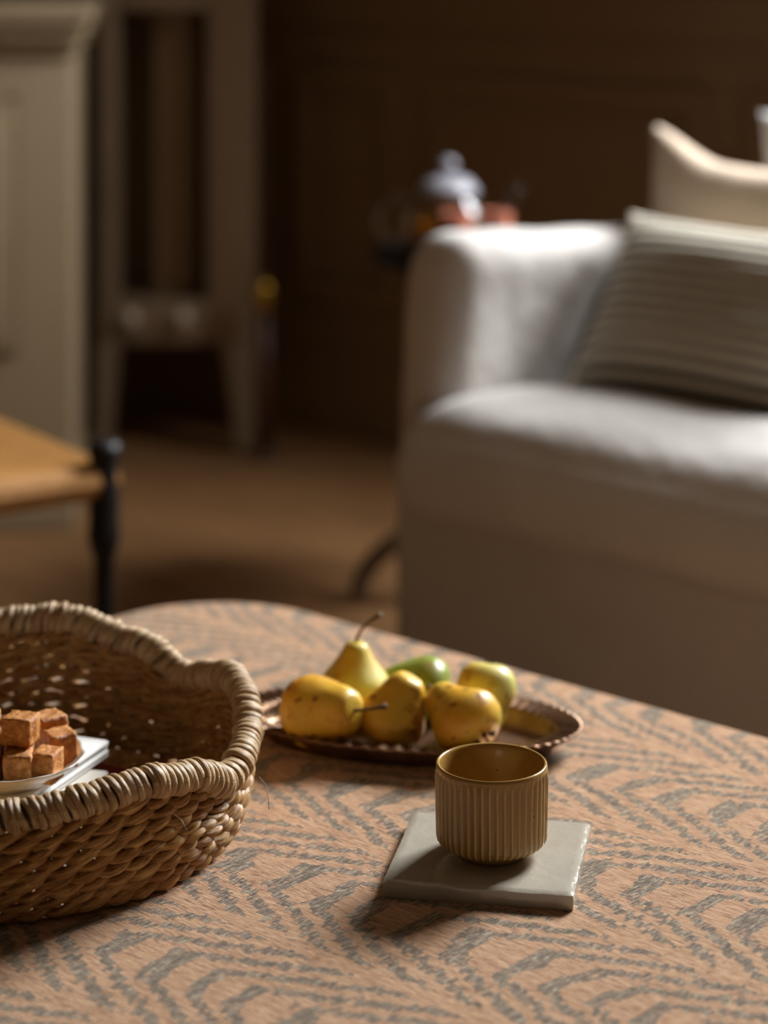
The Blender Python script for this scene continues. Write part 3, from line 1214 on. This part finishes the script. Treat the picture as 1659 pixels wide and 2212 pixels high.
link('arm', grid_box('arm', 0.0, 0.112, -0.002, 0.80, 0.30, 0.722, 0.05, (10, 34, 24), arm_fn(0)), M['linen'], sofa)
link('arm', grid_box('arm', SW - 0.112, SW, -0.002, 0.80, 0.30, 0.722, 0.05, (10, 34, 24), arm_fn(1)), M['linen'], sofa)
link('backrest', grid_box('backrest', 0.02, SW - 0.02, 0.62, SD, 0.30, 0.665, 0.05, (50, 10, 18)), M['linen'], sofa)
for x in (0.09, SW - 0.09):
    for y in (0.09, SD - 0.09):
        link('foot', lathe('foot', [(0, 0), (0.02, 0), (0.024, 0.015), (0, 0.015)], 14), M['black'], sofa, (x, y, 0))


# ------------------------------------------------------------------ cushions on the sofa
def pillow(name, hx, hy, T, n=44, pinch=0.10, ribs=0, seed=0, sag=0.0, puff=0.55):
    """lies in local xz, thickness in y"""
    vs_, fs, gr = [], [], []
    w_ = n + 1
    for side in (-1, 1):
        for j in range(w_):
            for i in range(w_):
                u, v = -1 + 2 * i / n, -1 + 2 * j / n
                x = hx * u * (1 - pinch * (1 - v * v) ** 1 * 0.8)
                z = hy * v * (1 - pinch * (1 - u * u) ** 1 * 0.8)
                e = max(0.0, (1 - u ** 4)) * max(0.0, (1 - v ** 4))
                t = T * e ** puff
                g_ = 0.0
                if ribs and abs(u) < 0.90 and abs(v) < 0.95:
                    s_ = 0.5 + 0.5 * math.cos(v * ribs * PI)
                    g_ = s_ ** 1.1
                    t -= 0.0030 * g_ * min(1, t / 0.01)
                t += 0.006 * e * nz(u + seed, v, side, 2.2)
                q_ = min(1.0, (1 - abs(u)) / 0.55)
                z += -sag * q_ * q_ * (3 - 2 * q_) * (v > 0) * v
                vs_.append((x, side * t, z))
                gr.append(g_)
    for s_ in (0, 1):
        o = s_ * w_ * w_
        for j in range(n):
            for i in range(n):
                f = (o + j * w_ + i, o + j * w_ + i + 1, o + (j + 1) * w_ + i + 1, o + (j + 1) * w_ + i)
                fs.append(f if s_ == 0 else f[::-1])
    me = mesh(name, vs_, fs)
    a = me.attributes.new('groove', 'FLOAT', 'POINT')
    a.data.foreach_set('value', gr)
    bm = bmesh.new()
    bm.from_mesh(me)
    bmesh.ops.remove_doubles(bm, verts=bm.verts, dist=1e-5)
    bm.to_mesh(me)
    bm.free()
    me.polygons.foreach_set('use_smooth', [True] * len(me.polygons))
    return me


def put_pillow(o, x, y, z, lean, yaw=0.0, tilt=0.0):
    """base middle given in sofa coordinates"""
    o.location = on_sofa(x, y, z)
    o.rotation_euler = (R(-lean), R(tilt), SOFA + R(yaw))


pw = thing('ribbed_cushion', 'pale grey cushion with dark ribbed stripes leaning in front on the sofa', 'cushion')
m_ = pillow('cover', 0.240, 0.138, 0.082, 110, 0.10, 15, 2, 0.0, 0.85)
link('cover', m_, M['stripe'], pw, (0, 0, 0.134))
put_pillow(pw, 0.392, 0.178, 0.498, 34, 0, 0)

pb = thing('beige_cushion', 'plain beige linen cushion with a pointed corner behind the ribbed one', 'cushion')
link('cover', pillow('cover', 0.26, 0.18, 0.05, 40, 0.13, 0, 5, 0.035), M['linen_beige'], pb, (0, 0, 0.17))
put_pillow(pb, 0.350, 0.385, 0.494, 12, 0, 0)

pg_ = thing('grey_cushion', 'pale grey cushion corner showing at the right edge behind the beige one', 'cushion')
link('cover', pillow('cover', 0.23, 0.184, 0.036, 36, 0.13, 0, 9), M['linen_grey'], pg_, (0, 0, 0.178))
put_pillow(pg_, 0.452, 0.500, 0.497, 7, 0, 0)

# ------------------------------------------------------------------ side table with tea things
st_ = thing('side_table', 'dark round pedestal side table beside the sofa arm', 'side table', (0.200, 3.985, 0))
link('table_top', lathe('table_top', [(0, 0.560), (0.205, 0.560), (0.218, 0.566), (0.222, 0.574), (0.220, 0.580), (0.214, 0.584), (0, 0.584)], 64), M['black'], st_)
link('pedestal', lathe('pedestal', [(0, 0.11), (0.022, 0.11), (0.032, 0.14), (0.024, 0.17), (0.016, 0.22), (0.015, 0.46), (0.024, 0.52), (0.06, 0.5595), (0, 0.5595)], 32), M['bronze'], st_)
for ang in (181, 300, 60):
    d = Vector((math.cos(R(ang)), math.sin(R(ang)), 0))
    pts, rr = [], []
    for i in range(17):
        f = i / 16
        a = PI / 2 * f
        pts.append(d * (0.02 + 0.222 * math.sin(a) ** 0.9) + Vector((0, 0, 0.016 + 0.125 * math.cos(a) ** 1.1 if f < 1 else 0.016)))
        rr.append(0.019 - 0.004 * f)
    link('leg', tube('leg', pts, rr, 12), M['bronze'], st_)

tp = thing('teapot', 'clear glass teapot of amber tea with a domed lid on the side table', 'teapot', (0.105, 3.95, 0.5845))
link('body', lathe('body', [(0, 0.0), (0.050, 0.0), (0.064, 0.010), (0.074, 0.030), (0.075, 0.050), (0.066, 0.074), (0.052, 0.090), (0.050, 0.094), (0.048, 0.090), (0.062, 0.074), (0.071, 0.050), (0.070, 0.030), (0.061, 0.012), (0.048, 0.004), (0, 0.004)], 48), M['glass'], tp)
link('tea', lathe('tea', [(0, 0.0045), (0.047, 0.0045), (0.060, 0.0125), (0.0695, 0.030), (0.0702, 0.046), (0.0690, 0.052), (0, 0.052)], 40), M['tea'], tp)
M['lid'] = plain('lid_glaze', lin(150, 150, 158), 0.35, 0.05, 12)
ld = link('lid', lathe('lid', [(0, 0.128), (0.018, 0.127), (0.036, 0.120), (0.048, 0.106), (0.051, 0.096), (0.047, 0.0955), (0, 0.0955)], 40), M['lid'], tp)
link('knob', lathe('knob', [(0, 0.1275), (0.006, 0.1275), (0.007, 0.134), (0.014, 0.140), (0.015, 0.147), (0.010, 0.153), (0, 0.155)], 24), M['lid'], ld)
hp = []
for i in range(15):
    a = R(70 + 220 * i / 14)
    hp.append((-0.078 + 0.036 * math.cos(a) - 0.004, 0, 0.052 + 0.034 * math.sin(a)))
link('handle', tube('handle', hp, 0.005, 8), M['glass'], tp)
link('spout', tube('spout', [(0.060, 0, 0.040), (0.082, 0, 0.050), (0.098, 0, 0.072), (0.112, 0, 0.098), (0.124, 0, 0.108)], [0.013, 0.011, 0.008, 0.0065, 0.006], 12), M['glass'], tp)


def small_cup(label, x, y):
    c = thing('small_cup', label, 'cup', (x, y, 0.5845), 0, 'coral cups on the side table')
    link('body', lathe('body', [(0, 0.0), (0.017, 0), (0.020, 0.004), (0.0235, 0.040), (0.0245, 0.076), (0.0235, 0.078), (0.0225, 0.076), (0.0215, 0.040), (0.018, 0.006), (0, 0.006)], 32), M['coral'], c)
    link('foot', lathe('foot', [(0, -0.0), (0.0165, 0.0), (0.0175, 0.0035), (0, 0.0035)], 24), M['coral'], c)


small_cup('small coral-pink cup in front of the glass teapot', 0.116, 3.852)
small_cup('small coral-pink cup below the spout of the teapot', 0.180, 3.862)

# ------------------------------------------------------------------ stool at the left
sl = thing('rush_stool', 'stool with golden rush seat and black turned legs at the left', 'stool', (-0.352, 3.040, 0), R(34))
# local: x to the left is negative, y to the back
SX, SY, SH = -0.50, 0.42, 0.452
for lx, ly in ((0, 0), (SX, 0), (0, SY), (SX, SY)):
    link('leg', lathe('leg', [(0, 0), (0.009, 0), (0.011, 0.02), (0.0118, 0.20), (0.0128, 0.30), (0.0135, 0.335), (0.0190, 0.350), (0.0210, 0.362), (0.0190, 0.378), (0.0195, 0.40), (0.0195, 0.430), (0.0165, 0.452), (0.0200, 0.462), (0.0215, 0.472), (0.018, 0.480), (0, 0.482)], 24), M['black'], sl, (lx, ly, 0))


def rush_seat():
    n = 40
    x0, x1, y0, y1 = SX - 0.004, 0.004, -0.004, SY + 0.004
    pr = []
    vs_, fs = [], []
    m = 28
    # rope rings wound square around the four rails, meeting at the diagonals
    for i in range(n + 1):
        f = i / n
        ins = f * 0.5
        z = 0.010 * math.cos(min(1, f * 6) * PI / 2) * 0 + SH - 0.012 * math.sin(min(1, f * 1.6) * PI / 2) + (0.0012 if i % 2 else 0)
        hx, hy = (x1 - x0) / 2 * (1 - f * 0.98), (y1 - y0) / 2 * (1 - f * 0.98)
        cx, cy = (x0 + x1) / 2, (y0 + y1) / 2
        for k in range(4):
            sx, sy = ((1, -1), (1, 1), (-1, 1), (-1, -1))[k]
            vs_.append((cx + sx * hx, cy + sy * hy, z))
    # outside roll
    for i, (o_, z) in enumerate(((0.010, SH - 0.010), (0.013, SH - 0.022), (0.009, SH - 0.036), (-0.004, SH - 0.044))):
        for sx, sy in ((1, -1), (1, 1), (-1, 1), (-1, -1)):
            hx, hy = (x1 - x0) / 2 + o_, (y1 - y0) / 2 + o_
            vs_.append(((x0 + x1) / 2 + sx * hx, (y0 + y1) / 2 + sy * hy, z))
    for i in range(n):
        for k in range(4):
            fs.append((i * 4 + k, i * 4 + (k + 1) % 4, (i + 1) * 4 + (k + 1) % 4, (i + 1) * 4 + k))
    b = (n + 1) * 4
    seq = [0, b, b + 4, b + 8, b + 12]
    for s0, s1 in zip(seq, seq[1:]):
        for k in range(4):
            fs.append((s1 + k, s1 + (k + 1) % 4, s0 + (k + 1) % 4, s0 + k))
    fs.append((n * 4, n * 4 + 1, n * 4 + 2, n * 4 + 3))
    fs.append((b + 15, b + 14, b + 13, b + 12))
    return mesh('seat', vs_, fs, False)


link('seat', rush_seat(), M['rush'], sl)
for a, b_ in (((0, 0), (SX, 0)), ((0, SY), (SX, SY)), ((0, 0), (0, SY)), ((SX, 0), (SX, SY))):
    link('stretcher', tube('stretcher', [(a[0], a[1], 0.16), ((a[0] + b_[0]) / 2, (a[1] + b_[1]) / 2, 0.16), (b_[0], b_[1], 0.16)], [0.008, 0.010, 0.008], 10), M['black'], sl)

# ------------------------------------------------------------------ pale sideboard at the far left
sb = thing('sideboard', 'pale painted sideboard with a moulded top at the far left edge', 'sideboard', (-0.572, 4.45, 0), R(4))
link('carcass', boxes('carcass', [(-1.10, 0, 0, 0.36, 0.0, 0.90)], 0.006), M['pale_paint'], sb)
link('plinth', boxes('plinth', [(-1.105, 0.004, -0.012, 0.36, 0.0, 0.09)], 0.004), M['pale_paint'], sb)
link('cornice', boxes('cornice', [(-1.11, 0.008, -0.012, 0.36, 0.875, 0.905), (-1.125, 0.022, -0.028, 0.365, 0.905, 0.935), (-1.135, 0.034, -0.04, 0.37, 0.935, 0.965)], 0.005), M['pale_paint'], sb)
for x0, x1 in ((-0.55, -0.105), (-1.0, -0.555)):
    dpt = link('door', boxes('door', [(x0, x1, -0.012, 0, 0.33, 0.79), ], 0.003), M['pale_paint'], sb)
    link('door_panel', boxes('door_panel', [(x0 + 0.03, x1 - 0.03, -0.026, -0.012, 0.36, 0.76)], 0.006), M['dark_panel'] if False else M['pale_paint'], dpt)
link('groove', boxes('groove', [(-0.118, -0.100, -0.004, 0.0, 0.325, 0.80)], 0.0), M['bronze'], sb)  # thin raised strip, not cut in; its dark colour paints the groove's shade

# ------------------------------------------------------------------ tall pale cabinet on tapered legs
tcb = thing('tall_cabinet', 'tall taupe cabinet on tapered legs beside the sideboard', 'cabinet', (-0.435, 5.08, 0), R(3))
W2, D2 = 0.168, 0.25


def leg_mesh(top0, top1, bot0, bot1, y0, y1, z1):
    vs_ = [(bot0, y0, 0), (bot1, y0, 0), (bot1, y0 + (y1 - y0) * 0.7, 0), (bot0, y0 + (y1 - y0) * 0.7, 0), (top0, y0, z1), (top1, y0, z1), (top1, y1, z1), (top0, y1, z1)]
    return mesh('leg', vs_, [(3, 2, 1, 0), (4, 5, 6, 7), (0, 1, 5, 4), (1, 2, 6, 5), (2, 3, 7, 6), (3, 0, 4, 7)], False)


ZB = 0.225
for y0, y1 in ((0, 0.045), (D2 - 0.045, D2)):
    link('leg', leg_mesh(-W2, -W2 + 0.045, -W2, -W2 + 0.028, y0, y1, ZB), M['pale_paint2'], tcb)
    link('leg', leg_mesh(W2 - 0.075, W2, W2 - 0.040, W2 - 0.005, y0, y1, ZB), M['pale_paint2'], tcb)
link('stile', boxes('stile', [(-W2, -W2 + 0.045, 0, D2, ZB, 1.75)], 0.003), M['pale_paint2'], tcb)
link('stile', boxes('stile', [(W2 - 0.105, W2, 0, D2, ZB, 1.75)], 0.003), M['pale_paint2'], tcb)
dwr = link('drawer', boxes('drawer', [(-W2 + 0.045, W2 - 0.105, 0.004, D2, ZB, 0.315)], 0.003), M['pale_paint2'], tcb)
for x in (-0.098, 0.012):
    link('knob', lathe('knob', [(0, 0), (0.008, 0), (0.008, 0.008), (0.017, 0.014), (0.018, 0.022), (0.011, 0.029), (0, 0.030)], 20), M['knob'], dwr, (x, 0.004, 0.283), (R(90), 0, 0))
link('back_panel', boxes('back_panel', [(-W2 + 0.045, W2 - 0.105, D2 - 0.02, D2, 0.315, 1.75)]), M['dark_panel'], tcb)
link('mullion', boxes('mullion', [(-0.050, 0.030, 0.07, 0.10, 0.315, 1.70)], 0.003), M['dark_panel'], tcb)
link('rail', boxes('rail', [(-W2 + 0.045, W2 - 0.105, 0.0, D2, 0.928, 0.965)], 0.003), M['pale_paint2'], tcb)
link('top', boxes('top', [(-W2 - 0.01, W2 + 0.01, -0.012, D2 + 0.005, 1.75, 1.79)], 0.004), M['pale_paint2'], tcb)

# ------------------------------------------------------------------ brass-capped upright by the cabinet
bu = thing('brass_topped_stand', 'slim dark upright with a brass top beside the taupe cabinet', 'stand', (-0.250, 5.02, 0))
link('foot', lathe('foot', [(0, 0), (0.035, 0), (0.036, 0.008), (0.012, 0.018), (0, 0.018)], 24), M['mahogany'], bu)
link('shaft', lathe('shaft', [(0, 0.018), (0.016, 0.018), (0.018, 0.15), (0.015, 0.31), (0, 0.31)], 20), M['mahogany'], bu)
link('cap', lathe('cap', [(0, 0.31), (0.018, 0.31), (0.021, 0.325), (0.021, 0.352), (0.017, 0.366), (0, 0.372)], 24), M['brass'], bu)
